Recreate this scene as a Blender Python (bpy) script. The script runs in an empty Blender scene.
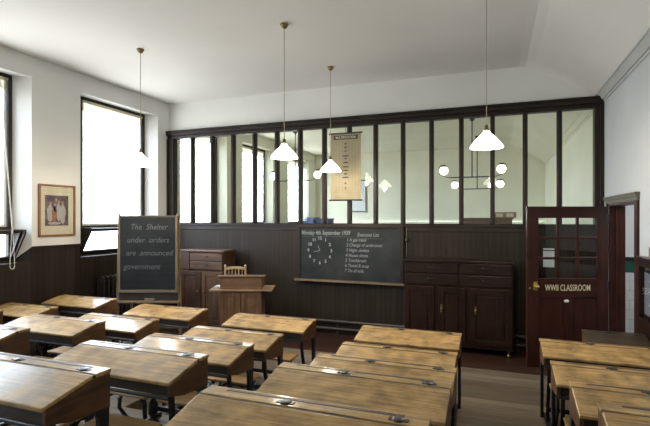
import bpy, bmesh, math, random
from mathutils import Vector, Matrix
random.seed(7)
scene = bpy.context.scene
col = scene.collection
PI = math.pi
YAW = 0.3563                      # camera turned left of the room's depth axis
XL, XR = -6.138, 1.453            # side walls
YB, YF = 7.5, -1.6                # partition wall, wall behind the camera
ZC = 4.296                        # flat ceiling
YN = 15.5                         # far wall of the neighbouring room

# ------------------------------------------------------------------ materials
MATS = {}
def mat(name, color, rough=.6, spec=.5, metal=0, coat=0, emit=None, estr=0):
    m = bpy.data.materials.new(name); m.use_nodes = True
    b = m.node_tree.nodes['Principled BSDF']
    b.inputs['Base Color'].default_value = (*color, 1)
    b.inputs['Roughness'].default_value = rough
    b.inputs['Specular IOR Level'].default_value = spec
    b.inputs['Metallic'].default_value = metal
    b.inputs['Coat Weight'].default_value = coat
    b.inputs['Coat Roughness'].default_value = .15
    if emit:
        b.inputs['Emission Color'].default_value = (*emit, 1)
        b.inputs['Emission Strength'].default_value = estr
    MATS[name] = m
    return m
def nodes(m):
    return m.node_tree.nodes, m.node_tree.links, m.node_tree.nodes['Principled BSDF']
def coords(m, scale=(1, 1, 1), rnd=True):
    n, l, b = nodes(m)
    tc = n.new('ShaderNodeTexCoord'); mp = n.new('ShaderNodeMapping')
    mp.inputs['Scale'].default_value = scale
    l.new(tc.outputs['Object'], mp.inputs['Vector'])
    if rnd:
        oi = n.new('ShaderNodeObjectInfo'); mu = n.new('ShaderNodeVectorMath'); mu.operation = 'SCALE'
        cb = n.new('ShaderNodeCombineXYZ')
        for i in range(3): l.new(oi.outputs['Random'], cb.inputs[i])
        mu.inputs['Scale'].default_value = 37.0
        l.new(cb.outputs[0], mu.inputs[0]); l.new(mu.outputs[0], mp.inputs['Location'])
    return mp
def ramp(m, fac, stops):
    n, l, b = nodes(m)
    r = n.new('ShaderNodeValToRGB')
    e = r.color_ramp.elements
    while len(e) < len(stops): e.new(.5)
    for k, (p, c) in enumerate(stops):
        e[k].position = p; e[k].color = (*c, 1)
    l.new(fac, r.inputs[0])
    return r
def wood(name, dark, light, grain='x', rough=.4, scale=1.0, coat=0, spec=.5, vary=.35, bump=.15, blot=1.6):
    """streaky grain running along one object axis"""
    m = mat(name, light, rough, spec, 0, coat)
    n, l, b = nodes(m)
    s = {'x': (1.2, 26, 26), 'y': (26, 1.2, 26), 'z': (26, 26, 1.2)}[grain]
    mp = coords(m, tuple(v*scale for v in s))
    nz = n.new('ShaderNodeTexNoise'); nz.inputs['Scale'].default_value = 1.3
    nz.inputs['Detail'].default_value = 7; nz.inputs['Distortion'].default_value = 1.1
    l.new(mp.outputs[0], nz.inputs['Vector'])
    r = ramp(m, nz.outputs['Fac'], [(.32, dark), (.5, tuple((a+c)/2 for a, c in zip(dark, light))), (.68, light)])
    out = r.outputs[0]
    # broad blotches of wear
    mp2 = coords(m, (3, 3, 3)); n2 = n.new('ShaderNodeTexNoise')
    n2.inputs['Scale'].default_value = blot; n2.inputs['Detail'].default_value = 4
    l.new(mp2.outputs[0], n2.inputs['Vector'])
    mx = n.new('ShaderNodeMix'); mx.data_type = 'RGBA'; mx.blend_type = 'MULTIPLY'
    rr = ramp(m, n2.outputs['Fac'], [(.3, (1-vary,)*3), (.62, (1, 1, 1))])
    mx.inputs[0].default_value = 1
    l.new(out, mx.inputs[6]); l.new(rr.outputs[0], mx.inputs[7])
    l.new(mx.outputs[2], b.inputs['Base Color'])
    rg = n.new('ShaderNodeMapRange'); rg.inputs[3].default_value = max(.05, rough-.08); rg.inputs[4].default_value = rough+.12
    l.new(n2.outputs['Fac'], rg.inputs[0]); l.new(rg.outputs[0], b.inputs['Roughness'])
    bp = n.new('ShaderNodeBump'); bp.inputs['Strength'].default_value = bump; bp.inputs['Distance'].default_value = .004
    l.new(nz.outputs['Fac'], bp.inputs['Height']); l.new(bp.outputs[0], b.inputs['Normal'])
    return m
def speckle(name, c1, c2, scale, rough, lo=.35, hi=.65, spec=.3, bump=.05):
    m = mat(name, c1, rough, spec)
    n, l, b = nodes(m)
    mp = coords(m, (1, 1, 1), False)
    nz = n.new('ShaderNodeTexNoise'); nz.inputs['Scale'].default_value = scale; nz.inputs['Detail'].default_value = 5
    l.new(mp.outputs[0], nz.inputs['Vector'])
    r = ramp(m, nz.outputs['Fac'], [(lo, c1), (hi, c2)])
    l.new(r.outputs[0], b.inputs['Base Color'])
    bp = n.new('ShaderNodeBump'); bp.inputs['Strength'].default_value = bump; bp.inputs['Distance'].default_value = .01
    l.new(nz.outputs['Fac'], bp.inputs['Height']); l.new(bp.outputs[0], b.inputs['Normal'])
    return m
def boards(name, dark, light, along, width, rough, gap=.06, spec=.5, coat=0, gapcol=(.01, .008, .006), nscale=(1, 1, 1)):
    """planks running along one axis; across = the axis the planks are counted on"""
    m = mat(name, light, rough, spec, 0, coat)
    n, l, b = nodes(m)
    tc = n.new('ShaderNodeTexCoord'); sp = n.new('ShaderNodeSeparateXYZ')
    l.new(tc.outputs['Object'], sp.inputs[0])
    across, run = {'x': ('Y', 'X'), 'zx': ('X', 'Z'), 'zy': ('Y', 'Z')}[along]
    def math_(op, a, bb=None):
        q = n.new('ShaderNodeMath'); q.operation = op
        for i, v in enumerate((a, bb)):
            if v is None: continue
            if isinstance(v, (int, float)): q.inputs[i].default_value = v
            else: l.new(v, q.inputs[i])
        return q.outputs[0]
    d = math_('DIVIDE', sp.outputs[across], width)
    idx = math_('FLOOR', d); fr = math_('FRACT', d)
    wn = n.new('ShaderNodeTexWhiteNoise'); wn.noise_dimensions = '1D'; l.new(idx, wn.inputs['W'])
    cb = n.new('ShaderNodeCombineXYZ')
    l.new(math_('MULTIPLY', sp.outputs[across], 22.0), cb.inputs[0])
    l.new(math_('ADD', math_('MULTIPLY', sp.outputs[run], 1.2), math_('MULTIPLY', wn.outputs[0], 50.0)), cb.inputs[1])
    nz = n.new('ShaderNodeTexNoise'); nz.inputs['Scale'].default_value = 1.5; nz.inputs['Detail'].default_value = 6
    l.new(cb.outputs[0], nz.inputs['Vector'])
    f = math_('ADD', math_('MULTIPLY', nz.outputs['Fac'], .65), math_('MULTIPLY', wn.outputs[0], .35))
    r = ramp(m, f, [(.3, dark), (.72, light)])
    gp = math_('LESS_THAN', fr, gap)
    mx = n.new('ShaderNodeMix'); mx.data_type = 'RGBA'; l.new(gp, mx.inputs[0])
    l.new(r.outputs[0], mx.inputs[6]); mx.inputs[7].default_value = (*gapcol, 1)
    l.new(mx.outputs[2], b.inputs['Base Color'])
    bp = n.new('ShaderNodeBump'); bp.inputs['Strength'].default_value = .5; bp.inputs['Distance'].default_value = .006
    h = math_('SUBTRACT', math_('MULTIPLY', nz.outputs['Fac'], .3), gp)
    l.new(h, bp.inputs['Height']); l.new(bp.outputs[0], b.inputs['Normal'])
    return m
def tiles(name, c, mortar, w, h):
    m = mat(name, c, .2)
    n, l, b = nodes(m)
    tc = n.new('ShaderNodeTexCoord'); sp = n.new('ShaderNodeSeparateXYZ'); cb = n.new('ShaderNodeCombineXYZ')
    l.new(tc.outputs['Object'], sp.inputs[0])
    ad = n.new('ShaderNodeMath'); ad.operation = 'ADD'
    l.new(sp.outputs['X'], ad.inputs[0]); l.new(sp.outputs['Y'], ad.inputs[1])
    l.new(ad.outputs[0], cb.inputs[0]); l.new(sp.outputs['Z'], cb.inputs[1])
    br = n.new('ShaderNodeTexBrick'); br.offset = .5
    br.inputs['Color1'].default_value = (*c, 1); br.inputs['Color2'].default_value = (*[v*.93 for v in c], 1)
    br.inputs['Mortar'].default_value = (*mortar, 1); br.inputs['Scale'].default_value = 1
    br.inputs['Mortar Size'].default_value = .004; br.inputs['Brick Width'].default_value = w; br.inputs['Row Height'].default_value = h
    l.new(cb.outputs[0], br.inputs['Vector']); l.new(br.outputs['Color'], b.inputs['Base Color'])
    return m
def glass(name, tint=(1, 1, 1), ior=1.45):
    m = bpy.data.materials.new(name); m.use_nodes = True
    n, l = m.node_tree.nodes, m.node_tree.links
    n.clear()
    o = n.new('ShaderNodeOutputMaterial'); mx = n.new('ShaderNodeMixShader'); geo = n.new('ShaderNodeNewGeometry')
    f0 = ((ior-1)/(ior+1))**2
    def mt(op, a, c):
        q = n.new('ShaderNodeMath'); q.operation = op
        for i, v in enumerate((a, c)):
            if v is None: continue
            if isinstance(v, (int, float)): q.inputs[i].default_value = v
            else: l.new(v, q.inputs[i])
        return q.outputs[0]
    dt = n.new('ShaderNodeVectorMath'); dt.operation = 'DOT_PRODUCT'
    l.new(geo.outputs['Normal'], dt.inputs[0]); l.new(geo.outputs['Incoming'], dt.inputs[1])
    sch = mt('ADD', mt('MULTIPLY', mt('POWER', mt('SUBTRACT', 1.0, mt('ABSOLUTE', dt.outputs['Value'], None)), 5.0), 1-f0), f0)
    t = n.new('ShaderNodeBsdfTransparent'); t.inputs[0].default_value = (*tint, 1)
    g = n.new('ShaderNodeBsdfGlossy'); g.inputs['Roughness'].default_value = 0.0
    l.new(sch, mx.inputs[0]); l.new(t.outputs[0], mx.inputs[1]); l.new(g.outputs[0], mx.inputs[2])
    l.new(mx.outputs[0], o.inputs[0])
    MATS[name] = m
    return m

M = MATS
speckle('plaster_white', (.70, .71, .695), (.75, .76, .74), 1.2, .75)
speckle('plaster_ceiling', (.75, .745, .725), (.80, .79, .77), .7, .8)
speckle('plaster_cream', (.70, .69, .58), (.76, .75, .64), 1.2, .8)
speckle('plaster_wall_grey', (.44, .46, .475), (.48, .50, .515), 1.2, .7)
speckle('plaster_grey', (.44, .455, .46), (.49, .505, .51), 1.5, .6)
boards('matchboard_x', (.020, .014, .0098), (.029, .0205, .0145), 'zx', .09, .5, .1, spec=.22, gapcol=(.008, .006, .005))
boards('matchboard_y', (.018, .013, .0095), (.027, .0195, .0145), 'zy', .09, .5, .1, spec=.22, gapcol=(.008, .006, .005))
wood('dark_trim', (.016, .011, .009), (.030, .0205, .016), 'x', .45, spec=.25)
wood('dark_post', (.016, .011, .009), (.030, .0205, .016), 'z', .45, spec=.25)
boards('floor_low', (.028, .013, .009), (.06, .026, .018), 'x', .13, .3, .03, spec=.35)
boards('floor_tier', (.085, .062, .042), (.19, .15, .105), 'x', .13, .42, .035, gapcol=(.03, .022, .016))
wood('lid_oak', (.33, .19, .068), (.58, .375, .15), 'x', .5, 1.7, .28, spec=.15, vary=.55, blot=2.6)
wood('lid_oak_dark', (.035, .022, .012), (.085, .053, .03), 'x', .4, 1.0, .5, spec=.2, vary=.42)
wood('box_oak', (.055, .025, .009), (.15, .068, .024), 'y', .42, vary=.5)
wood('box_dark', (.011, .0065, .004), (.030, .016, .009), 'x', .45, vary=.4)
wood('seat_oak', (.24, .135, .045), (.48, .29, .11), 'x', .4, vary=.35)
wood('groove', (.02, .012, .007), (.045, .028, .016), 'x', .5)
mat('iron', (.012, .012, .014), .38, .5)
mat('steel_bar', (.025, .028, .034), .35, .5, .3)
mat('ink_lid', (.015, .015, .017), .4, .4, 0)
wood('mahogany', (.014, .0062, .0045), (.030, .0125, .0085), 'z', .32, coat=.08, spec=.25)
wood('mahogany_x', (.013, .0068, .0055), (.027, .013, .0105), 'x', .32, coat=.08, spec=.25)
wood('door_red', (.028, .0085, .0052), (.055, .0155, .0095), 'z', .33, coat=.08, spec=.25)
wood('door_red_x', (.028, .0085, .0052), (.055, .0155, .0095), 'x', .33, coat=.08, spec=.25)
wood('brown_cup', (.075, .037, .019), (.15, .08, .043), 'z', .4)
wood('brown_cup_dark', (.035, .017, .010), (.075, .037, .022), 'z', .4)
wood('brown_cup_x', (.07, .035, .019), (.15, .08, .045), 'x', .4)
wood('desk_brown', (.115, .062, .034), (.215, .125, .07), 'z', .42)
wood('desk_brown_x', (.115, .062, .036), (.215, .125, .074), 'x', .42)
wood('desk_ledge', (.26, .16, .09), (.42, .28, .17), 'x', .38)
wood('chair_pale', (.38, .27, .15), (.58, .43, .26), 'z', .45)
wood('frame_pale', (.13, .085, .045), (.24, .17, .095), 'z', .5)
wood('frame_pale_x', (.13, .085, .045), (.24, .17, .095), 'x', .5)
wood('frame_dark_x', (.03, .02, .013), (.06, .043, .03), 'x', .5)
wood('picture_wood', (.20, .08, .035), (.36, .17, .08), 'z', .4)
speckle('slate', (.010, .0115, .013), (.020, .0225, .0245), 3.0, .7, .3, .75, spec=.15, bump=.02)
speckle('slate_dusty', (.015, .0175, .019), (.034, .0375, .0385), 2.4, .7, .3, .7, spec=.15, bump=.02)
mat('chalk', (.25, .26, .265), .9, .1)
mat('chalk_faint', (.105, .11, .115), .9, .1)
mat('brass', (.62, .43, .16), .28, .5, 1)
mat('dull_brass', (.24, .18, .08), .4, .5, 1)
mat('cord_brown', (.38, .33, .23), .7)
mat('cord_white', (.62, .60, .52), .7)
mat('white_enamel', (.72, .72, .70), .3)
mat('gold_paint', (.74, .64, .42), .4)
mat('green_tile', (.012, .10, .065), .18)
tiles('white_tile', (.70, .71, .70), (.45, .45, .45), .2, .16)
mat('pipe_paint', (.045, .038, .033), .35)
mat('radiator_paint', (.035, .025, .02), .4)
speckle('paper_buff', (.22, .19, .12), (.32, .28, .185), 2.0, .75, bump=0)
mat('print_dark', (.035, .028, .02), .7)
mat('print_brown', (.16, .115, .06), .7)
mat('mount_cream', (.62, .58, .44), .7)
speckle('print_ground', (.07, .055, .075), (.16, .12, .12), 14, .6, bump=0)
mat('print_pale', (.40, .37, .36), .6)
mat('print_skin', (.42, .24, .15), .6)
mat('print_rust', (.33, .12, .05), .6)
mat('print_blue', (.12, .12, .22), .6)
mat('blind_cloth', (.60, .55, .40), .8)
mat('paint_cream_grey', (.11, .10, .08), .45)
mat('paint_white_sash', (.60, .62, .62), .4)
mat('blue_plastic', (.05, .10, .28), .4)
mat('card_box', (.28, .17, .10), .7)
mat('paper_white', (.62, .63, .64), .7)
mat('notice_grey', (.20, .23, .27), .6)
mat('felt', (.20, .19, .17), .9)
mat('shade_glow', (.9, .88, .82), .3, emit=(1, .93, .80), estr=9)
mat('globe_glow', (.9, .88, .82), .3, emit=(1, .90, .70), estr=6.0)
mat('earth', (.30, .31, .27), .9)
bm_ = M['blind_cloth']; n_, l_, b_ = nodes(bm_)
tr_ = n_.new('ShaderNodeBsdfTranslucent'); tr_.inputs[0].default_value = (.70, .68, .60, 1)
ms_ = n_.new('ShaderNodeMixShader'); ms_.inputs[0].default_value = .5
l_.new(b_.outputs[0], ms_.inputs[1]); l_.new(tr_.outputs[0], ms_.inputs[2])
l_.new(ms_.outputs[0], n_['Material Output'].inputs[0])
glass('window_glass')
glass('partition_glass', (.97, .99, .965))
glass('picture_glass', (1, 1, 1))

# ------------------------------------------------------------------ mesh helpers
class MB:
    def __init__(s): s.v = []; s.f = []; s.sm = []
    def add(s, vs, fs, smooth=False):
        o = len(s.v); s.v += [tuple(v) for v in vs]
        for f in fs: s.f.append([o+i for i in f]); s.sm.append(smooth)
        return s
    def box(s, x0, x1, y0, y1, z0, z1):
        v = [(x, y, z) for x in (x0, x1) for y in (y0, y1) for z in (z0, z1)]
        return s.add(v, [(0, 1, 3, 2), (4, 6, 7, 5), (0, 4, 5, 1), (2, 3, 7, 6), (0, 2, 6, 4), (1, 5, 7, 3)])
    def quad(s, *p): return s.add(p, [tuple(range(len(p)))])
    def prism(s, poly, axis, a, b):
        def P(u, w, t): return {'x': (t, u, w), 'y': (u, t, w), 'z': (u, w, t)}[axis]
        n = len(poly)
        v = [P(u, w, a) for u, w in poly]+[P(u, w, b) for u, w in poly]
        f = [tuple(range(n))[::-1], tuple(range(n, 2*n))]+[(i, (i+1) % n, n+(i+1) % n, n+i) for i in range(n)]
        return s.add(v, f)
    def tube(s, pts, r, n=8, caps=True):
        pts = [Vector(p) for p in pts]; k = len(pts)
        rs = r if isinstance(r, (list, tuple)) else [r]*k
        rings = []; up = None
        for i, p in enumerate(pts):
            t = (pts[min(i+1, k-1)]-pts[max(i-1, 0)]).normalized()
            if up is None:
                up = Vector((0, 0, 1)) if abs(t.z) < .9 else Vector((1, 0, 0))
            a = t.cross(up).normalized(); b = a.cross(t).normalized(); up = b
            rings.append([p+a*math.cos(2*PI*j/n)*rs[i]+b*math.sin(2*PI*j/n)*rs[i] for j in range(n)])
        v = [q for R in rings for q in R]
        f = [(i*n+j, i*n+(j+1) % n, (i+1)*n+(j+1) % n, (i+1)*n+j) for i in range(k-1) for j in range(n)]
        s.add(v, f, True)
        if caps:
            s.add(rings[0], [tuple(range(n))[::-1]]); s.add(rings[-1], [tuple(range(n))])
        return s
    def lathe(s, prof, n=24, c=(0, 0, 0), axis='z'):
        v = []
        for r, h in prof:
            for j in range(n):
                a = 2*PI*j/n; x, y = r*math.cos(a), r*math.sin(a)
                p = {'z': (x, y, h), 'y': (x, h, y), 'x': (h, x, y)}[axis]
                v.append((c[0]+p[0], c[1]+p[1], c[2]+p[2]))
        f = [(i*n+j, i*n+(j+1) % n, (i+1)*n+(j+1) % n, (i+1)*n+j) for i in range(len(prof)-1) for j in range(n)]
        return s.add(v, f, True)
    def ribbon(s, pts, w, t, axis='x'):
        """flat bar of width w along axis, bent through pts (2-D in the other two axes), thickness t"""
        k = len(pts); L = []; R = []
        for i, (u, z) in enumerate(pts):
            a = pts[max(i-1, 0)]; b = pts[min(i+1, k-1)]
            du, dz = b[0]-a[0], b[1]-a[1]; d = math.hypot(du, dz) or 1
            nx, nz = -dz/d*t/2, du/d*t/2
            L.append((u+nx, z+nz)); R.append((u-nx, z-nz))
        return s.prism(L+R[::-1], axis, w[0], w[1])
    def build(s, name, m, parent=None, loc=None, rz=0, bevel=0, seg=2):
        me = bpy.data.meshes.new(name)
        me.from_pydata(s.v, [], s.f); me.update()
        bm = bmesh.new(); bm.from_mesh(me); bmesh.ops.recalc_face_normals(bm, faces=bm.faces); bm.to_mesh(me); bm.free()
        for p, q in zip(me.polygons, s.sm): p.use_smooth = q
        me.materials.append(M[m])
        o = bpy.data.objects.new(name, me); col.objects.link(o)
        if loc: o.location = loc
        o.rotation_euler.z = rz
        if parent: o.parent = parent
        if bevel:
            b = o.modifiers.new('bevel', 'BEVEL'); b.width = bevel; b.segments = seg; b.limit_method = 'ANGLE'
            b.angle_limit = math.radians(40)
        return o
def raw(name, m, parent=None):     # open sheets: keep winding as given
    pass
def empty(name, loc=(0, 0, 0), rz=0):
    o = bpy.data.objects.new(name, None); col.objects.link(o)
    o.location = loc; o.rotation_euler.z = rz; o.empty_display_size = .1
    return o
def tag(o, label=None, cat=None, group=None, kind=None):
    if label: o['label'] = label
    if cat: o['category'] = cat
    if group: o['group'] = group
    if kind: o['kind'] = kind
    return o
def struct(o, label=None):
    o['kind'] = 'structure'
    if label: o['label'] = label
    return o
def children(o): return [c for c in bpy.data.objects if c.parent == o]
def copy_tree(o, parent=None):
    c = o.copy(); col.objects.link(c); c.parent = parent
    for ch in children(o): copy_tree(ch, c)
    return c
def lettering(name, body, m, size, loc, rot, parent=None, align='CENTER', xs=1.0, shear=0, bold=0.0, depth=.0008, spacing=1.0, line=1.0):
    cu = bpy.data.curves.new(name, 'FONT'); cu.body = body; cu.size = size; cu.align_x = align; cu.align_y = 'CENTER'
    cu.extrude = depth; cu.offset = bold; cu.shear = shear; cu.space_character = spacing; cu.space_line = line
    cu.resolution_u = 3
    t = bpy.data.objects.new(name, cu); col.objects.link(t)
    bpy.context.view_layer.update()
    me = bpy.data.meshes.new_from_object(t.evaluated_get(bpy.context.evaluated_depsgraph_get()))
    me.name = name
    bpy.data.objects.remove(t)
    me.materials.clear(); me.materials.append(M[m])
    o = bpy.data.objects.new(name, me); col.objects.link(o)
    me.transform(Matrix.Translation(loc) @ rot @ Matrix.Diagonal((xs, 1, 1, 1)))
    if parent: o.parent = parent
    return o
FRONT = Matrix.Rotation(PI/2, 4, 'X')       # text upright, facing -Y

# ------------------------------------------------------------------ floor, tiers
b = MB(); b.quad((XL-.4, YF, 0), (XR+.2, YF, 0), (XR+.2, YB, 0), (XL-.4, YB, 0))
struct(b.build('floor', 'floor_low'), 'dark red varnished boards before the blackboard wall')
tiers = [(5.92, .155, 0), (3.30, .265, .225), (2.545, .405, .075), (1.835, .51, 0)]   # front edge, height, extra depth on the window side
for i, (y, z, jog) in enumerate(tiers):
    z0 = 0 if i == 0 else tiers[i-1][1]
    b = MB().prism([(XL+.002, YF+.002), (XR-.002, YF+.002), (XR-.002, y), (-3.2, y), (-3.2, y+jog), (XL+.002, y+jog)] if jog else [(XL+.002, YF+.002), (XR-.002, YF+.002), (XR-.002, y), (XL+.002, y)], 'z', z0, z)
    struct(b.build('floor_tier', 'floor_tier', bevel=.008))

# ------------------------------------------------------------------ ceilings (this room and the next)
RX, KX, KZ = .405, 1.355, 3.787
def ceiling(name, y0, y1, m):
    b = MB()
    b.quad((XL, y0, ZC), (RX-.06, y0, ZC), (RX-.06, y1, ZC), (XL, y1, ZC))
    prof = [(RX-.06, ZC), (RX+.03, ZC-.008), (RX+.14, ZC-.045), (RX+.35, ZC-.15), (RX+.65, ZC-.315), (KX, KZ)]
    for (xa, za), (xb, zb) in zip(prof, prof[1:]):
        b.add([(xa, y0, za), (xb, y0, zb), (xb, y1, zb), (xa, y1, za)], [(0, 1, 2, 3)], True)
    return struct(b.build(name, m))
ceiling('ceiling', YF, YB, 'plaster_ceiling')
ceiling('ceiling_beyond', YB+.08, YN, 'plaster_cream')
def crown(name, y0, y1, m):
    b = MB(); b.prism([(KX, KZ), (KX+.012, KZ+.03), (XR+.01, KZ+.03), (XR+.01, 3.655), (XR-.012, 3.655), (XR-.012, 3.69), (XR-.03, 3.69), (KX+.012, KZ-.02), (KX, KZ-.02)], 'y', y0, y1)
    return struct(b.build(name, m))
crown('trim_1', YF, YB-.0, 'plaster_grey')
crown('trim_2', YB+.08, YN, 'plaster_cream')

# ------------------------------------------------------------------ left walls with splayed windows
XG = -6.345                    # plane of the window frames
SPL = .145
ZW0, ZW1, ZS = 1.6, 4.0, 1.39
def left_wall(name, dado_name, y0, y1, wins, mw, md):
    w = MB(); d = MB()
    ys = y0
    for a, c in wins:
        w.quad((XL, ys, ZW0), (XL, a, ZW0), (XL, a, ZC), (XL, ys, ZC))
        d.quad((XL, ys, 0), (XL, a, 0), (XL, a, ZW0), (XL, ys, ZW0))
        w.quad((XL, a, ZW1), (XL, c, ZW1), (XL, c, ZC), (XL, a, ZC))
        w.quad((XL, a, ZW0), (XL, a, ZW1), (XG, a+SPL, ZW1), (XG, a+SPL, ZS+.01))
        w.quad((XL, c, ZW0), (XL, c, ZW1), (XG, c-SPL, ZW1), (XG, c-SPL, ZS+.01))
        w.quad((XL, a, ZW1), (XL, c, ZW1), (XG, c-SPL, ZW1), (XG, a+SPL, ZW1))
        d.quad((XL, a, ZW0), (XG, a+SPL, ZS+.01), (XG, a+SPL, ZS-.1), (XL, a, ZS-.1))
        d.quad((XL, c, ZW0), (XG, c-SPL, ZS+.01), (XG, c-SPL, ZS-.1), (XL, c, ZS-.1))
        d.quad((XL, a, 0), (XL, c, 0), (XL, c, ZS), (XL, a, ZS))
        d.quad((XL, a, ZS), (XL, c, ZS), (XG, c-SPL, ZS), (XG, a+SPL, ZS))
        ys = c
    w.quad((XL, ys, ZW0), (XL, y1, ZW0), (XL, y1, ZC), (XL, ys, ZC))
    d.quad((XL, ys, 0), (XL, y1, 0), (XL, y1, ZW0), (XL, ys, ZW0))
    struct(w.build(name, mw)); struct(d.build(dado_name, md))
    # dado cap moulding between the windows
    b = MB(); ys = y0
    for a, c in list(wins)+[(y1, y1)]:
        b.box(XL, XL+.022, ys, a, ZW0-.03, ZW0+.006); ys = c
    return b
WINS = [(-.45, 1.33), (2.82, 4.60), (5.41, 7.18)]  # first opening is out of view, added to bring more daylight in
WINS2 = [(7.86, 9.62), (10.35, 12.1), (13.15, 14.85)]
struct(left_wall('wall_left', 'dado_left', YF, YB, WINS, 'plaster_white', 'matchboard_y').build('trim_3', 'dark_trim'))
struct(left_wall('wall_left_beyond', 'dado_left_beyond', YB+.08, YN, WINS2, 'plaster_cream', 'matchboard_y').build('trim_4', 'dark_trim'))

def window(n, a, c, hopper=True, detail=True):
    """built at the recess; frames in XG plane"""
    ya, yc = a+SPL, c-SPL
    r = struct(empty('window_%d' % n, (XG, (a+c)/2, ZS)))
    ox, oy, oz = XG, (a+c)/2, ZS
    def part(mb, name, m, parent=r, bev=.004):
        mb.v = [(x-ox, y-oy, z-oz) for x, y, z in mb.v]
        return mb.build(name, m, parent, bevel=bev)
    t = .055
    fr = MB()
    fr.box(XG-.05, XG+.02, ya, ya+t, ZS, ZW1); fr.box(XG-.05, XG+.02, yc-t, yc, ZS, ZW1)
    fr.box(XG-.05, XG+.02, ya+t, yc-t, ZW1-.05, ZW1); fr.box(XG-.05, XG+.02, ya+t, yc-t, ZS, ZS+.05)
    fr.box(XG-.05, XG+.02, ya+t, yc-t, 1.78, 1.885)
    part(fr, 'window_frame', 'dark_post')
    p = MB().box(XG-.022, XG-.018, ya+t, yc-t, 1.885, ZW1-.05); part(p, 'pane', 'window_glass', bev=0)
    sash = MB(); yl, yr = ya+t+.01, yc-t-.01
    sash.box(XG-.045, XG-.005, yl, yl+.035, 1.885, ZW1-.05); sash.box(XG-.045, XG-.005, yr-.035, yr, 1.885, ZW1-.05)
    sash.box(XG-.045, XG-.005, yl+.035, yr-.035, 1.885, 1.92)
    part(sash, 'sash', 'paint_white_sash')
    bl = MB().tube([(XG+.0, ya+t, ZW1-.065), (XG+.0, yc-t, ZW1-.065)], .022, 10)
    bl.box(XG-.003, XG-.001, ya+t+.01, yc-t-.01, ZW1-.2, ZW1-.065)
    bl.box(XG-.009, XG+.005, ya+t+.01, yc-t-.01, ZW1-.215, ZW1-.198)
    part(bl, 'roller_blind', 'blind_cloth', bev=0)
    # hopper: hinged at its foot, leaning into the room between two cheeks
    x0, z0, x1, z1 = XG+.02, ZS+.05, XG+.225, 1.845
    dx, dz = x1-x0, z1-z0; L = math.hypot(dx, dz); ux, uz = dx/L, dz/L; nx, nz = uz, -ux
    def P(s_, h): return (x0+ux*s_+nx*h, z0+uz*s_+nz*h)
    hf = MB()
    def slab(mb, s0, s1, h0, h1, y0, y1): mb.prism([P(s0, h0), P(s1, h0), P(s1, h1), P(s0, h1)], 'y', y0, y1)
    yl, yr = ya+.014, yc-.014
    slab(hf, 0, .04, -.015, .02, yl, yr); slab(hf, L-.035, L, -.015, .02, yl, yr)
    slab(hf, .04, L-.035, -.015, .02, yl, yl+.022); slab(hf, .04, L-.035, -.015, .02, yr-.022, yr)
    h = part(hf, 'hopper_sash', 'dark_trim')
    g = MB(); slab(g, .04, L-.035, 0, .004, yl+.022, yr-.022); part(g, 'pane', 'window_glass', h, 0)
    for y0, y1 in ((ya-.012, ya+.012), (yc-.012, yc+.012)):
        ck = MB().prism([(XG+.02, ZS+.03), (XG+.06, ZS+.03), (XG+.285, 1.80), (XG+.285, 1.85), (XG+.02, 1.85)], 'y', y0, y1)
        part(ck, 'draught_cheek', 'dark_trim', bev=.003)
    return r
for n, (a, c) in enumerate(WINS): window(n+1, a, c)
for n, (a, c) in enumerate(WINS2): window(n+4, a, c)

# pull cord looped from the nearer window
b = MB(); pts = []
cy, cx = 4.254, -6.04
for i in range(15):
    a = PI*i/14
    pts.append((cx, cy-.032*math.cos(a), 1.37-.045*math.sin(a)))
pts = [(XG+.03, cy+.02, 3.93), (cx, cy-.004, 1.86), (cx, cy-.02, 1.62), (cx, cy-.03, 1.45)]+pts+[(cx, cy+.03, 1.45), (cx, cy+.02, 1.62), (cx, cy+.006, 1.86), (XG+.035, cy+.03, 3.93)]
b.tube(pts, .0042, 6)
CORD = b.build('blind_cord', 'cord_white')
CORD.data.transform(Matrix.Translation((6.04, -4.254, -1.325))); CORD.location = (-6.04, 4.254, 1.325)
tag(CORD, 'pale looped pull cord hanging in front of the left edge window', 'cord')

# ------------------------------------------------------------------ right walls, doorway, corridor
DY0, DY1, DZ = 5.86, 7.17, 2.2
b = MB()
b.quad((XR, YF, 0), (XR, DY0, 0), (XR, DY0, ZC), (XR, YF, ZC))
b.quad((XR, DY1, 0), (XR, YB, 0), (XR, YB, ZC), (XR, DY1, ZC))
b.quad((XR, DY0, DZ), (XR, DY1, DZ), (XR, DY1, ZC), (XR, DY0, ZC))
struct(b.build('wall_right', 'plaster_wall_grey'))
b = MB().quad((XR, YB+.08, 0), (XR, YN, 0), (XR, YN, ZC), (XR, YB+.08, ZC))
struct(b.build('wall_right_beyond', 'plaster_cream'))
b = MB()      # door lining
b.box(XR, XR+.19, DY1-.03, DY1, 0, DZ); b.box(XR, XR+.19, DY0, DY0+.03, 0, DZ); b.box(XR, XR+.19, DY0+.03, DY1-.03, DZ-.03, DZ)
b.box(XR+.08, XR+.10, DY1-.05, DY1-.03, 0, DZ-.03); b.box(XR+.08, XR+.10, DY0+.03, DY0+.05, 0, DZ-.03)
struct(b.build('door_frame', 'door_red', bevel=.003))
b = MB()      # architrave
b.box(XR-.025, XR, DY1, DY1+.06, 0, DZ+.09); b.box(XR-.025, XR, DY0-.11, DY0, 0, DZ+.02)
struct(b.build('trim_5', 'door_red', bevel=.004))
b = MB(); b.box(XR-.03, XR, DY0-.12, DY1+.065, DZ, DZ+.04); b.box(XR-.045, XR, DY0-.125, DY1+.07, DZ+.04, DZ+.065); b.box(XR-.055, XR, DY0-.13, DY1+.075, DZ+.065, DZ+.09)
struct(b.build('trim_6', 'paint_cream_grey', bevel=.004))
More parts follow.
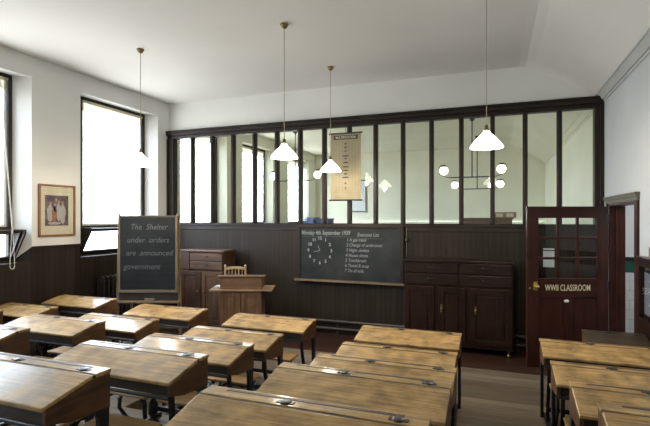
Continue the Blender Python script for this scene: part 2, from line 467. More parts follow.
# corridor beyond the door: far wall tiled below, painted above
CX1, CY1 = 3.6, 8.9
struct(MB().quad((XR+.19, 3.5, .0), (CX1, 3.5, 0), (CX1, CY1, 0), (XR+.19, CY1, 0)).build('floor_corridor', 'floor_low'))
struct(MB().quad((XR+.19, 3.5, 3.2), (CX1, 3.5, 3.2), (CX1, CY1, 3.2), (XR+.19, CY1, 3.2)).build('ceiling_corridor', 'plaster_ceiling'))
for nm, z0, z1, m, t in (('wall_corridor_tiled', 0, 1.10, 'white_tile', 0), ('wall_corridor_band', 1.10, 1.29, 'green_tile', .004), ('trim_7', 1.29, 1.36, 'dark_trim', .02), ('wall_corridor', 1.36, 3.2, 'plaster_white', 0)):
    b = MB()
    b.box(XR+.19, CX1, CY1-t-.01, CY1+.05, z0, z1); b.box(CX1-t-.01, CX1+.05, 3.5, CY1-t-.01, z0, z1)
    b.box(XR+.19, CX1, 3.45, 3.5+t+.01, z0, z1)
    b.box(XR+.17, XR+.19, 3.5, DY0, z0, z1); b.box(XR+.17, XR+.19, DY1, CY1, z0, z1)
    struct(b.build(nm, m))
# ------------------------------------------------------------------ wall behind the camera, end walls
b = MB().quad((XL-.4, YF, 0), (XR+.2, YF, 0), (XR+.2, YF, ZC+.02), (XL-.4, YF, ZC+.02))
struct(b.build('wall_rear', 'plaster_white'))
b = MB().quad((XL-.4, YN, 1.9), (XR+.2, YN, 1.9), (XR+.2, YN, ZC+.02), (XL-.4, YN, ZC+.02))
struct(b.build('wall_end_beyond', 'plaster_cream'))
b = MB().quad((XL-.4, YN-.02, 0), (XR+.2, YN-.02, 0), (XR+.2, YN-.02, 1.9), (XL-.4, YN-.02, 1.9))
struct(b.build('dado_end_beyond', 'plaster_cream'))
b = MB().quad((XL-.4, YB+.08, 0), (XR+.2, YB+.08, 0), (XR+.2, YN, 0), (XL-.4, YN, 0))
struct(b.build('floor_beyond', 'floor_tier'))

# ------------------------------------------------------------------ the partition: boarding, posts, glass
ZG0, ZG1, ZR = 1.918, 3.585, 3.74
b = MB(); b.box(XL, XR, YB, YB+.08, 0, ZG0-.03)
struct(b.build('wall_back', 'matchboard_x'))
b = MB()
b.quad((XL, YB, ZR-.02), (XR, YB, ZR-.02), (XR, YB, ZC+.01), (XL, YB, ZC+.01)); b.quad((XL, YB+.08, ZR-.02), (XR, YB+.08, ZR-.02), (XR, YB+.08, ZC+.01), (XL, YB+.08, ZC+.01))
struct(b.build('wall_back_upper', 'plaster_white'))
b = MB(); b.box(XL, XR, YB-.03, YB+.10, ZG0-.05, ZG0-.012); b.box(XL, XR, YB-.012, YB+.09, ZG0-.012, ZG0); b.box(XL, XR, YB-.014, YB, ZG0-.13, ZG0-.05)
struct(b.build('trim_8', 'dark_trim', bevel=.005))
b = MB(); b.box(XL-.02, XR, YB-.02, YB, 0, .18)
struct(b.build('baseboard_back', 'dark_trim', bevel=.005))
PW = struct(empty('window_7', (0, YB, ZG0)), 'glazed screen of sixteen tall panes above the dark boarding')
b = MB()
def sh(mb): mb.v = [(x, y-YB, z-ZG0) for x, y, z in mb.v]; return mb
b.box(XL-.03, XR, YB-.05, YB+.08, ZG1, ZG1+.06); b.box(XL-.03, XR, YB-.085, YB+.08, ZG1+.06, ZR-.03); b.box(XL-.04, XR, YB-.105, YB+.08, ZR-.03, ZR)
sh(b).build('top_rail', 'dark_trim', PW, bevel=.006)
b = MB(); b.box(-6.165, -5.99, YB-.06, YB+.08, ZG0, ZG1); b.box(-6.165, -6.10, YB-.075, YB-.05, ZG0, ZG1)
sh(b).build('end_post', 'dark_post', PW, bevel=.006)
b = MB(); b.box(1.335, 1.45, YB-.06, YB+.08, ZG0, ZG1); b.box(1.40, 1.45, YB-.085, YB-.06, ZG0, ZG1+.06)
sh(b).build('end_post', 'dark_post', PW, bevel=.006)
mx = [-5.577+.462*i for i in range(15)]
for x in mx:
    b = MB(); b.box(x-.034, x+.034, YB-.03, YB+.06, ZG0, ZG1); b.box(x-.02, x+.02, YB-.045, YB-.03, ZG0, ZG1)
    sh(b).build('mullion', 'dark_post', PW, bevel=.004)
ed = [-5.99]+mx+[1.335]
for i, (xa, xb) in enumerate(zip(ed, ed[1:])):
    xa += 0 if i == 0 else .034; xb -= 0 if i == 15 else .034
    sh(MB().box(xa-.004, xb+.004, YB+.012, YB+.016, ZG0-.005, ZG1+.005)).build('pane', 'partition_glass', PW)

# ------------------------------------------------------------------ next room: lamps, poster, stored things
def chandelier(loc, half, zb, zg, label, gx):
    r = tag(empty('globe_pendant', loc), label, 'ceiling lamp', 'two-globe lamps beyond the glass screen')
    z = loc[2]
    MB().lathe([(0, 0), (.06, 0), (.055, -.03), (.02, -.06)], 16).build('ceiling_rose', 'iron', r)
    MB().tube([(0, 0, -.04), (0, 0, zb-z)], .014, 8).build('stem', 'iron', r)
    bb = MB().tube([(-half, 0, zb-z), (half, 0, zb-z)], .014, 8)
    for s in (-1, 1):
        bb.tube([(s*half, 0, zb-z), (s*(half+.05), 0, zb-z+.01), (s*(gx+.09), 0, zb-z+.08), (s*(gx+.11), 0, zg-z+.06), (s*(gx+.06), 0, zg-z+.13), (s*gx, 0, zg-z+.125)], .009, 6)
    bb.build('crossbar', 'iron', r)
    for s in (-1, 1):
        MB().lathe([(0, .13), (.05, .13), (.055, .09), (.05, .08)], 16, (s*gx, 0, zg-z)).build('lamp_cap', 'iron', r)
        prof = [(.10*math.cos(a), .10*math.sin(a)) for a in [(-PI/2+.001)+i*(PI*.92)/14 for i in range(15)]]
        MB().lathe(prof, 20, (s*gx, 0, zg-z)).build('globe', 'globe_glow', r)
        li = bpy.data.lights.new('globe_bulb', 'POINT'); li.energy = 45; li.color = (1, .88, .66); li.shadow_soft_size = .12
    return r
chandelier((-.49, 11.0, ZC), .5, 2.955, 3.12, 'two-globe lamp beyond the glass, nearer of the right-hand pair', .63)
chandelier((-.46, 13.4, ZC), .42, 2.83, 2.95, 'two-globe lamp beyond the glass, farther of the right-hand pair', .6)
chandelier((-4.93, 11.0, ZC), .46, 3.0, 3.14, 'two-globe lamp beyond the glass near its windows, behind coolie shade', .63)

r = tag(empty('poster', (-4.49, YN, 2.8)), 'pale framed poster on the far wall of the next room', 'poster')
MB().box(-.28, .28, -.03, 0, -.57, .57).build('frame', 'paint_cream_grey', r, bevel=.004)
MB().box(-.24, .24, -.034, -.03, -.53, .53).build('print', 'paper_white', r)
# tall store cupboards on the far side, just topping the sill
def store(name, x0, x1, y0, y1, z, label):
    r = tag(empty(name, ((x0+x1)/2, (y0+y1)/2, 0)), label, 'cupboard', 'brown store cupboards in the next room')
    w, d = (x1-x0)/2, (y1-y0)/2
    MB().box(-w, w, -d, d, 0, z-.03).build('body', 'brown_cup', r, bevel=.004)
    MB().box(-w-.02, w+.02, -d-.02, d+.02, z-.03, z).build('top', 'brown_cup_x', r, bevel=.004)
    return r
store('store_cupboard', -.60, .30, 9.0, 9.5, 2.015, 'brown store cupboard behind the glass at the right, under the globe lamps')
r = tag(empty('storage_box', (.17, 9.2, 2.015)), 'brown box with pale panels on the store cupboard behind the glass', 'box')
MB().box(-.2, .2, -.15, .15, 0, .105).build('body', 'card_box', r, bevel=.006)
for s in (-1, 1): MB().box(s*.09-.06, s*.09+.06, -.158, -.15, .015, .08).build('label_card', 'mount_cream', r)
store('store_cupboard', -3.66, -2.96, 8.25, 8.65, 1.90, 'brown store cupboard behind the glass under two blue trays')
for x, w, z, lb in ((-3.48, .15, .125, 'taller blue tray standing behind the glass, left of its pair'), (-3.13, .12, .105, 'lower blue tray standing behind the glass, right of its pair')):
    t = tag(empty('storage_tray', (x, 8.42, 1.90)), lb, 'tray', 'blue trays behind the glass')
    MB().prism([(-w, 0), (w, 0), (w+.02, z), (-w-.02, z)], 'y', -.14, .14).build('tray', 'blue_plastic', t, bevel=.008)
    MB().box(-w-.03, w+.03, -.155, .155, z-.012, z).build('rim', 'blue_plastic', t, bevel=.004)

# ------------------------------------------------------------------ pendants
def pendant(x, y, label):
    r = tag(empty('pendant_lamp', (x, y, ZC)), label, 'pendant lamp', 'white coolie pendants on long cords')
    MB().lathe([(0, 0), (.045, 0), (.05, -.012), (.03, -.045), (.012, -.055)], 18).build('ceiling_rose', 'dull_brass', r)
    zt = 2.885-ZC
    MB().tube([(0, 0, -.05), (0, 0, zt+.03)], .0042, 6).build('cord', 'cord_brown', r)
    MB().lathe([(.004, zt+.06), (.016, zt+.055), (.02, zt+.02), (.03, zt-.005), (.03, zt-.02)], 14).build('lamp_holder', 'dull_brass', r)
    prof = [(.028, zt), (.034, zt-.016), (.048, zt-.032), (.095, zt-.078), (.135, zt-.123), (.162, zt-.166), (.161, zt-.172), (.133, zt-.127), (.093, zt-.082), (.046, zt-.037), (.026, zt-.006)]
    MB().lathe(prof, 32).build('shade', 'shade_glow', r)
    MB().lathe([(.001, zt-.14), (.025, zt-.13), (.034, zt-.105), (.028, zt-.075), (.014, zt-.045), (.012, zt-.01)], 14).build('bulb', 'shade_glow', r)
    li = bpy.data.lights.new('pendant_bulb', 'POINT'); li.energy = LAMP; li.color = (1, .86, .66); li.shadow_soft_size = .05
    lo = bpy.data.objects.new('pendant_light', li); col.objects.link(lo); lo.location = (0, 0, zt-.20); lo.parent = r
    return r
LAMP = 55
pendant(-4.50, 4.92, 'white coolie pendant before the bright far window, leftmost lamp')
pendant(-2.33, 4.88, 'white coolie pendant hanging just left of the buff wall chart')
pendant(-2.33, 6.5, 'smaller looking white coolie pendant overlapping the buff wall chart')
pendant(-.078, 4.88, 'white coolie pendant over right cupboard, its rose out of frame')

# ------------------------------------------------------------------ school desks
def make_desk(W=1.0, top='lid_oak', z=.72, bench=True):
    r = empty('school_desk'); h = W/2
    zb, zf = z, z-.06                      # desktop heights at hinge and front edge
    # fixed strip with pen groove, sloping lid
    MB().box(-h, h, -.0985, 0, zb-.02, zb).build('top_strip', top, r, bevel=.004)
    g = MB(); g.box(-h*.80, h*.80, -.038, -.018, zb-.003, zb+.0012); g.box(-h+.004, h-.004, -.112, -.098, zb-.02, zb-.004)
    g.build('pen_groove', 'groove', r)
    MB().prism([(-.111, zb-.0015), (-.111, zb-.02), (-.385, zf-.021), (-.385, zf-.001)], 'x', -h+.003, h-.003).build('lid', top, r, bevel=.006, seg=3)
    for s in (-1, 1):
        ix = (-.18 if s < 0 else .77)*h
        iw = MB().lathe([(0, zb+.006), (.02, zb+.006), (.025, zb+.004), (.026, zb-.0)], 16, (ix, -.066, 0))
        iw.box(ix-.038, ix+.038, -.08, -.054, zb+.0, zb+.003)
        iw.build('inkwell', 'ink_lid', r)
    for s in (-1, 1):
        x = s*(h-.018)
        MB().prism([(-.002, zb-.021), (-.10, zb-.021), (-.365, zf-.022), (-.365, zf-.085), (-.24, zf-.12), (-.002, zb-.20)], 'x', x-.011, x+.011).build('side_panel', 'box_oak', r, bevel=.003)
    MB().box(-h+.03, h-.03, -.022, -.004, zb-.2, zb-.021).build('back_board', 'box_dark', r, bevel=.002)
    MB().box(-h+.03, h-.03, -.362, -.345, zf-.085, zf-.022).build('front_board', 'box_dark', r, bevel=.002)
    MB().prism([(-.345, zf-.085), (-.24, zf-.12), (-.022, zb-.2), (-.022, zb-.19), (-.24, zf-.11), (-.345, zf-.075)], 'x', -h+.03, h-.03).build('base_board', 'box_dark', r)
    MB().tube([(-h+.02, -.36, zf-.10), (h-.02, -.36, zf-.10)], .012, 8).build('front_bar', 'steel_bar', r)
    for s in (-1, 1):
        x = s*(h-.055)
        xo = s*(h-.022)
        MB().prism([(-.066, 0), (-.012, 0), (-.004, zb-.19), (-.10, zb-.175), (-.07, zb-.24)], 'x', xo-.014, xo+.012).build('leg', 'iron', r, bevel=.003)
        f = MB().ribbon([(-.30, zf-.10), (-.29, .42), (-.25, .30), (-.20, .18), (-.19, .04)], (x-.014, x+.014), .028, 'x')
        f.build('leg', 'iron', r, bevel=.003)
        MB().box(x-.02, x+.02, -.62 if bench else -.37, -.005, 0, .03).build('runner', 'iron', r, bevel=.004)
    if bench:
        for s in (-1, 1):
            xc = s*h*.5
            for q in (-1, 1):
                x = xc+q*.15
                sb = MB().ribbon([(-.36, .03), (-.39, .10), (-.47, .20), (-.52, .27), (-.515, .34), (-.46, .395), (-.40, .385)], (x-.011, x+.011), .024, 'x')
                sb.ribbon([(-.62, .403), (-.46, .403), (-.42, .395)], (x-.011, x+.011), .022, 'x')
                sb.build('seat_bracket', 'iron', r, bevel=.003)
            MB().box(xc-.205, xc+.205, -.63, -.39, .415, .437).build('seat', 'seat_oak', r, bevel=.009, seg=3)
        MB().box(-h+.075, h-.075, -.60, -.565, .002, .028).build('floor_bar', 'iron', r, bevel=.003)
    MB().box(-h+.075, h-.075, -.385, -.335, .002, .045).build('floor_bar', 'iron', r, bevel=.003)
    MB().box(-h+.075, h-.075, -.066, -.044, .06, .10).build('stretcher', 'iron', r, bevel=.003)
    return r
Z1, Z2, Z3, Z4 = [t[1] for t in tiers]
DESKS = [  # x centre, y of back edge, tier, dark, label
 (-5.48, 5.00, Z1, 'w', 'double desk under the far window, alone in front of the radiator'),
 (-5.66, 4.28, Z1, 'n', 'double desk by dark panelled wall, directly behind the radiator desk'),
 (-5.55, 3.51, Z2, 'n', 'desk whose right end alone shows at the picture\'s left edge, below picture frame'),
 (-3.85, 4.83, Z1, 'w', 'double desk directly in front of easel and brown teacher desk'),
 (-4.02, 4.15, Z1, 'w', 'double desk with bright glare, second behind the easel'),
 (-4.13, 3.50, Z2, 'w', 'double desk third behind the easel, counting back towards the camera'),
 (-3.98, 2.60, Z3, 'w', 'double desk cut by left picture edge, lit white, second row from camera'),
 (-2.37, 4.76, Z1, 'w', 'double desk nearest the wall pipes, just right of the teacher desk'),
 (-2.43, 4.04, Z1, 'w', 'double desk second behind the pipes, left of the central aisle'),
 (-2.33, 3.28, Z2, 'w', 'double desk third behind the pipes, left of the central aisle'),
 (-2.23, 2.50, Z3, 'w', 'double desk with pale glare, just beyond the large lower left foreground desk'),
 (-2.35, 1.82, Z4, 'w', 'large foreground desk at lower left picture edge'),
 (-.80, 4.67, Z1, 'w', 'double desk in front of mahogany cupboard, topmost of the middle column'),
 (-.79, 3.99, Z1, 'w', 'double desk second behind the mahogany cupboard, middle column'),
 (-.74, 3.22, Z2, 'w', 'double desk third behind the mahogany cupboard, middle column'),
 (-.71, 2.53, Z3, 'w', 'middle column desk with strong lamp glare on left of lid'),
 (-.73, 1.80, Z4, 'w', 'foreground desk cut by bottom picture edge, in the middle column'),
 (.89, 4.73, Z1, 'w', 'double desk before the red door, topmost lit lid at right'),
 (.91, 4.02, Z1, 'w', 'double desk second behind the red door, right-hand column'),
 (.93, 3.21, Z2, 'w', 'double desk third behind the red door, right-hand column'),
 (.955, 2.50, Z3, 'w', 'desk cut by the lower right picture corner'),
]
proto = make_desk()
narrow = make_desk(.86)
small = make_desk(.54, 'lid_oak_dark', bench=False)
first = {'w': True, 'n': True}
for x, y, z, k, lb in DESKS:
    src = {'w': proto, 'n': narrow}[k]
    o = src if first[k] else copy_tree(src)
    first[k] = False
    if z < Z1: z = Z1
    o.location = (x, y, z + (.0))
    tag(o, lb, 'school desk', 'wooden school desks in tiered rows')
small.location = (1.095, 5.27, Z1)
tag(small, 'small dark topped single desk against open red door and right wall', 'school desk', 'wooden school desks in tiered rows')

# ------------------------------------------------------------------ cupboards
def panel_door(x0, x1, z0, z1, y, m, parent, name='door', st=.075):
    """framed door, front face at y (towards -Y)"""
    b = MB()
    b.box(x0, x0+st, y, y+.022, z0, z1); b.box(x1-st, x1, y, y+.022, z0, z1)
    b.box(x0+st, x1-st, y, y+.022, z1-st, z1); b.box(x0+st, x1-st, y, y+.022, z0, z0+st)
    b.box(x0+st, x1-st, y+.012, y+.02, z0+st, z1-st)
    b.box(x0+st+.03, x1-st-.03, y+.007, y+.013, z0+st+.03, z1-st-.03)
    return b.build(name, m, parent, bevel=.003)
def cup_pull(x, y, z, parent, m='iron'):
    b = MB(); b.tube([(x-.045, y, z), (x-.045, y-.022, z-.004), (x-.03, y-.03, z-.008), (x+.03, y-.03, z-.008), (x+.045, y-.022, z-.004), (x+.045, y, z)], .007, 8)
    return b.build('pull', m, parent)
def knob(x, y, z, parent, m='iron', r=.018, name='knob'):
    return MB().lathe([(.006, 0), (.006, -.018), (r, -.026), (r*.95, -.04), (0, -.046)], 14, (x, y, z), 'y').build(name, m, parent)

r = tag(empty('cupboard', (-.5275, 7.0, 0)), 'long low mahogany cupboard with drawers over three doors', 'cupboard')
w = .79
b = MB(); b.box(-w+.01, w-.01, .022, .405, .10, 1.345); b.build('body', 'mahogany', r, bevel=.004)
b = MB(); b.box(-w-.012, w+.012, -.015, .41, 1.345, 1.38); b.build('top', 'mahogany_x', r, bevel=.008)
for x0, x1 in ((-w+.03, .02), (.04, w-.03)):
    for z0, z1 in ((1.185, 1.335), (1.01, 1.165)):
        d = MB().box(x0, x1, -.0, .022, z0, z1).build('drawer', 'mahogany_x', r, bevel=.006)
        cup_pull((x0+x1)/2, 0, (z0+z1)/2+.02, d)
for x0, x1, hx in ((-w+.02, -.33, None), (-.26, .12, -.22), (.19, w-.03, .265)):
    d = panel_door(x0, x1, .16, .975, 0, 'mahogany', r)
    if hx is not None:
        MB().box(hx-.014, hx+.014, -.004, 0, .60, .72).build('lock_plate', 'dull_brass', d, bevel=.002)
        knob(hx, 0, .665, d, 'brass', .014)
for x in (-w+.07, w-.07):
    for y in (.06, .36):
        MB().lathe([(.03, .10), (.026, .07), (.012, .055), (.012, .05), (.028, .048), (.03, .025), (.024, 0.0), (0, 0)], 14, (x, y, 0)).build('castor', 'dull_brass', r)

r = tag(empty('cupboard', (-5.0, 6.98, 0)), 'tall brown two-door cupboard in left corner behind the easel', 'cupboard')
w = .455
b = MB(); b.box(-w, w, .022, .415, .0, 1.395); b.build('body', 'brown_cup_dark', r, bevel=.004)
b = MB(); b.box(-w-.03, w+.03, -.03, .42, 1.395, 1.43); b.build('top', 'brown_cup_x', r, bevel=.008)
MB().box(-w, -w+.2, 0, .022, 1.06, 1.39).build('stile', 'brown_cup_dark', r, bevel=.003)
for z0, z1 in ((1.235, 1.375), (1.08, 1.22)):
    d = MB().box(-w+.215, w-.01, -.004, .022, z0, z1).build('drawer', 'brown_cup_x', r, bevel=.006)
    cup_pull(.1, -.004, (z0+z1)/2+.015, d)
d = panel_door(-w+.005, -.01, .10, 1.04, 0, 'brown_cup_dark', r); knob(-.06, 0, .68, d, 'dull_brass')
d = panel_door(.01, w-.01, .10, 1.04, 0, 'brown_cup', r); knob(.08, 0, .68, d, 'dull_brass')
MB().box(-w, w, -.008, .022, 0, .09).build('plinth', 'brown_cup_x', r, bevel=.004)

# teacher's desk, turned to face the class
r = tag(empty('teacher_desk', (-3.82, 6.38, 0), YAW), 'brown panelled teacher desk with raised top and side ledges', 'desk')
b = MB(); b.box(-.335, .335, .022, .46, 0, .835); b.build('body', 'desk_brown', r, bevel=.004)
for x0, x1 in ((-.335, -.005), (.005, .335)):
    panel_door(x0, x1, .06, .82, 0, 'desk_brown', r, 'panel', .06)
MB().box(-.345, .345, -.008, .022, 0, .06).build('plinth', 'desk_brown_x', r, bevel=.003)
MB().box(-.505, .505, -.03, .50, .835, .862).build('ledge', 'desk_ledge', r, bevel=.006)
b = MB(); b.box(-.335, .335, .03, .05, .862, 1.055); b.box(-.335, -.315, .05, .40, .862, 1.055); b.box(.315, .335, .05, .40, .862, 1.055); b.box(-.315, .315, .38, .40, .862, .95)
b.build('raised_back', 'desk_brown_x', r, bevel=.003)
MB().box(-.385, .385, .01, .2, 1.055, 1.078).build('top', 'desk_brown_x', r, bevel=.005)
p = tag(empty('paper_pile', (0, 0, 0), YAW), 'small pile of white paper on the left ledge of teacher desk', 'paper')
px = Vector((-.42, .27)); c_, s_ = math.cos(YAW), math.sin(YAW)
p.location = (-3.82+px.x*c_-px.y*s_, 6.38+px.x*s_+px.y*c_, .862)
MB().box(-.055, .055, -.1, .1, 0, .02).build('sheets', 'paper_white', p, bevel=.002)

# spindle-back chair behind it
r = tag(empty('chair', (-4.235, 6.905, 0), YAW), 'pale wooden spindle-back chair behind teacher desk', 'chair')
MB().box(-.185, .185, .0, .34, .56, .59).build('seat', 'chair_pale', r, bevel=.012, seg=3)
for s in (-1, 1):
    MB().tube([(s*.15, .30, 0), (s*.165, .31, .3), (s*.16, .30, .57)], [.014, .018, .016], 8).build('leg', 'chair_pale', r)
    MB().tube([(s*.155, .04, 0), (s*.17, .03, .3), (s*.175, .02, .6), (s*.175, .0, 1.15), (s*.175, .0, 1.185), (s*.175, 0, 1.2)], [.014, .018, .018, .016, .02, .008], 10).build('back_post', 'chair_pale', r)
b = MB(); n = 8
pts = [(-.175+.35*i/n, -.014+.0*i) for i in range(n+1)]
b.prism([(-.175, 1.105), (-.09, 1.118), (0, 1.122), (.09, 1.118), (.175, 1.105), (.175, 1.148), (.09, 1.163), (0, 1.168), (-.09, 1.163), (-.175, 1.148)], 'y', -.011, .011)
b.build('top_rail', 'chair_pale', r, bevel=.004)
MB().box(-.175, .175, -.01, .01, .86, .89).build('lower_rail', 'chair_pale', r, bevel=.004)
for i in range(5):
    x = -.115+.0575*i
    MB().tube([(x, 0, .88), (x, 0, .98), (x, 0, 1.12)], [.008, .012, .008], 8).build('spindle', 'chair_pale', r)
for z, y0, y1 in ((.22, .3, .3), (.26, .035, .035)):
    MB().tube([(-.16, y0, z), (.16, y1, z)], .01, 8).build('stretcher', 'chair_pale', r)

# ------------------------------------------------------------------ easel with blackboard
r = tag(empty('easel', (-4.77, 5.372, Z1), YAW), 'standing wooden easel holding a lined blackboard', 'easel')
zt, zb_ = 2.045-Z1, .922-Z1
W = .4375
sl = MB().box(-W+.03, W-.03, -.012, .008, zb_+.03, zt-.03).build('slate', 'slate', r)
for s in (-1, 1):
    MB().box(s*(W-.016)-.016, s*(W-.016)+.016, -.02, .012, zb_, zt).build('frame_stile', 'frame_pale', r, bevel=.003)
f = MB(); f.box(-W+.032, W-.032, -.02, .012, zb_, zb_+.035); f.build('frame_rail', 'frame_pale_x', r, bevel=.003)
f = MB(); f.box(-W+.032, W-.032, -.02, .012, zt-.03, zt); f.build('frame_rail', 'frame_dark_x', r, bevel=.003)
for s in (-1, 1):
    MB().prism([(s*(W+.03)-.02, 0), (s*(W+.03)+.02, 0), (s*(W-.005)+.02, zt+.03), (s*(W-.005)-.02, zt+.03)], 'y', .014, .04).build('front_leg', 'frame_pale', r, bevel=.003)
    MB().tube([(s*.36, .36, 0.012), (s*.36, .03, zt-.1)], .016, 6).build('rear_leg', 'frame_pale', r)
MB().box(-.47, .47, -.05, .014, .61, .64).build('chalk_ledge', 'frame_pale_x', r, bevel=.004)
MB().box(-.47, .47, .016, .03, .64, .76).build('cross_board', 'frame_dark_x', r, bevel=.003)
MB().box(-.40, .40, .33, .355, .15, .19).build('rear_stretcher', 'frame_pale_x', r, bevel=.003)
ln = MB()
for i in range(11): ln.box(-W+.06, W-.06, -.0128, -.012, zt-.12-.09*i, zt-.117-.09*i)
ln.build('ruled_line', 'slate_dusty', sl)
for txt, x, z, sz in (('The  Shelter', .01, zt-.17, .115), ('under  orders', 0, zt-.36, .115), ('are  announced', .02, zt-.55, .115), ('government', -.09, zt-.75, .115)):
    lettering('chalk_writing', txt, 'chalk_faint', sz, (x, -.0125, z), FRONT, sl, xs=.95, shear=.25)
d = tag(empty('board_duster', (0, 0, 0), YAW), 'pale felt board duster lying on the easel ledge', 'duster')
c_, s_ = math.cos(YAW), math.sin(YAW); px = Vector((.03, -.02))
d.location = (-4.77+px.x*c_-px.y*s_, 5.372+px.x*s_+px.y*c_, Z1+.64)
MB().box(-.075, .075, -.022, .022, .018, .036).build('handle', 'frame_pale_x', d, bevel=.004)
MB().box(-.07, .07, -.02, .02, 0, .018).build('felt', 'felt', d, bevel=.003)

# ------------------------------------------------------------------ wall blackboard
r = tag(empty('wall_blackboard', (-2.355, YB, 1.39)), 'long wall blackboard chalked with a clock face and a list', 'blackboard')
hx, hz = .89, .45
sl = MB().box(-hx, hx, -.035, -.0, -hz, hz).build('slate', 'slate_dusty', r)
f = MB(); t = .065
f.box(-hx-t, hx+t, -.05, 0, hz, hz+.045); f.box(-hx-t, -hx, -.05, 0, -hz, hz); f.box(hx, hx+t, -.05, 0, -hz, hz)
f.build('frame', 'dark_trim', r, bevel=.004)
MB().box(-hx-t-.02, hx+t+.02, -.12, 0, -hz-.03, -hz).build('chalk_ledge', 'frame_dark_x', r, bevel=.006)
MB().box(-hx-t-.02, hx+t+.02, -.128, -.12, -hz-.032, -hz+.004).build('ledge_lip', 'frame_pale_x', r, bevel=.002)
yy = -.0358
lettering('chalk_writing', 'Monday 4th September 1939', 'chalk', .105, (-.87, yy, hz-.09), FRONT, sl, 'LEFT', xs=.73, shear=.2, bold=.001)
lettering('chalk_writing', 'Evacuees List', 'chalk', .098, (.16, yy, hz-.115), FRONT, sl, 'LEFT', xs=.72, shear=.2)
ul = MB().box(-.87, .05, yy-.0006, yy, hz-.155, hz-.15); ul.box(.15, .60, yy-.0006, yy, hz-.18, hz-.175); ul.build('chalk_rule', 'chalk_faint', sl)
cxc, czc, R = -.52, .05, .215
for i in range(1, 13):
    a = PI/2-2*PI*i/12
    lettering('chalk_numeral', str(i), 'chalk', .075, (cxc+R*math.cos(a), yy, czc+R*math.sin(a)), FRONT, sl, bold=.003)
hd = MB()
for a, L in ((PI/2+1.75, .12), (PI/2+.35, .10)):
    dx, dz = math.cos(a), math.sin(a)
    hd.add([(cxc-dz*.004, yy, czc+dx*.004), (cxc+dz*.004, yy, czc-dx*.004), (cxc+dx*L+dz*.004, yy, czc+dz*L-dx*.004), (cxc+dx*L-dz*.004, yy, czc+dz*L+dx*.004)], [(0, 1, 2, 3)])
hd.build('chalk_hand', 'chalk', sl)
for i, t_ in enumerate(('1 A gas mask', '2 Change of underwear', '3 Night clothes', '4 House shoes', '5 Toothbrush', '6 Towel & soap', '7 Tin of milk')):
    lettering('chalk_writing', t_, 'chalk', .078, (-.03-.006*i, yy, hz-.205-.088*i), FRONT, sl, 'LEFT', xs=.85, shear=.2)

# chart hung on the glass screen
r = tag(empty('wall_chart', (-2.375, YB-.115, 3.45)), 'buff printed wall chart hanging on glass screen by dark rods', 'chart')
ch = MB().box(-.27, .27, -.002, .002, -1.13, 0).build('sheet', 'paper_buff', r)
for z in (0, -1.135):
    MB().tube([(-.295, 0, z), (.295, 0, z)], .014, 10).build('rod', 'print_dark', r)
MB().tube([(0, 0, .01), (.0, 0, .13), (0, .012, .16)], .004, 6).build('hanging_cord', 'iron', r)
hk = MB(); hk.box(-.215, .215, -.0035, -.002, -.105, -.035); hk.build('title_band', 'print_dark', ch)
lettering('title_lettering', 'MULTIPLICATION', 'mount_cream', .055, (0, -.0042, -.07), FRONT, ch, xs=.82, bold=.0005, depth=.0004)
cl = MB()
for i in range(9): cl.box(-.23+.0575*i-.002, -.23+.0575*i+.002, -.0028, -.002, -1.0, -.14)
for i in range(22): cl.box(-.23, .23, -.0026, -.002, -.14-.041*i-.0012, -.14-.041*i+.0012)
cl.build('printed_grid', 'print_brown', ch)
cl = MB()
for i, (z, w_) in enumerate(((-.18, .02), (-.24, .022), (-.30, .018), (-.385, .05), (-.43, .02), (-.50, .042), (-.57, .048), (-.63, .045), (-.69, .03), (-.75, .05), (-.85, .015), (-.93, .012))):
    cl.box(-w_, w_, -.0032, -.002, z-.011, z+.011)
cl.build('printed_heading', 'print_dark', ch)
MB().box(-.24, .24, -.0026, -.002, -1.085, -1.025).build('printed_border', 'paper_buff', ch)

# conduit with switch, to the right of the blackboard
r = tag(empty('light_switch', (-1.355, YB, 1.38)), 'brass switch on a thin conduit above mahogany cupboard', 'switch')
MB().tube([(0, -.012, 0.0), (0, -.012, .47)], .008, 8).build('conduit', 'paint_cream_grey', r)
MB().lathe([(0, -.05), (.012, -.048), (.02, -.035), (.03, -.02), (.032, 0)], 14, (.0, 0, .27), 'y').build('switch', 'dull_brass', r)

r = tag(empty('notice', (.75, YB, 1.42)), 'white paper notice seen through the open door\'s lower left panes', 'notice')
MB().box(-.075, .075, -.004, 0, -.14, .14).build('sheet', 'paper_white', r)
MB().box(-.08, .08, -.008, -.004, .10, .115).build('clip', 'dark_trim', r)
# heating pipes along the wall
r = tag(empty('heating_pipes', (0, YB-.05, 0)), 'two dark heating pipes along foot of the boarded wall', 'pipes')
for z in (.225, .095):
    p = MB().tube([(XL+.02, 0, z), (XR-.05, 0, z)], .025, 12).build('pipe', 'pipe_paint', r)
    for x in (-4.1, -2.45, -1.4, .42):
        MB().tube([(x-.035, 0, z), (x+.035, 0, z)], .0295, 12).build('coupling', 'pipe_paint', p)
for x in (-4.2, -2.55, -1.5, .32):
    MB().box(x-.014, x+.014, .014, .029, .001, .25).build('bracket', 'pipe_paint', r)

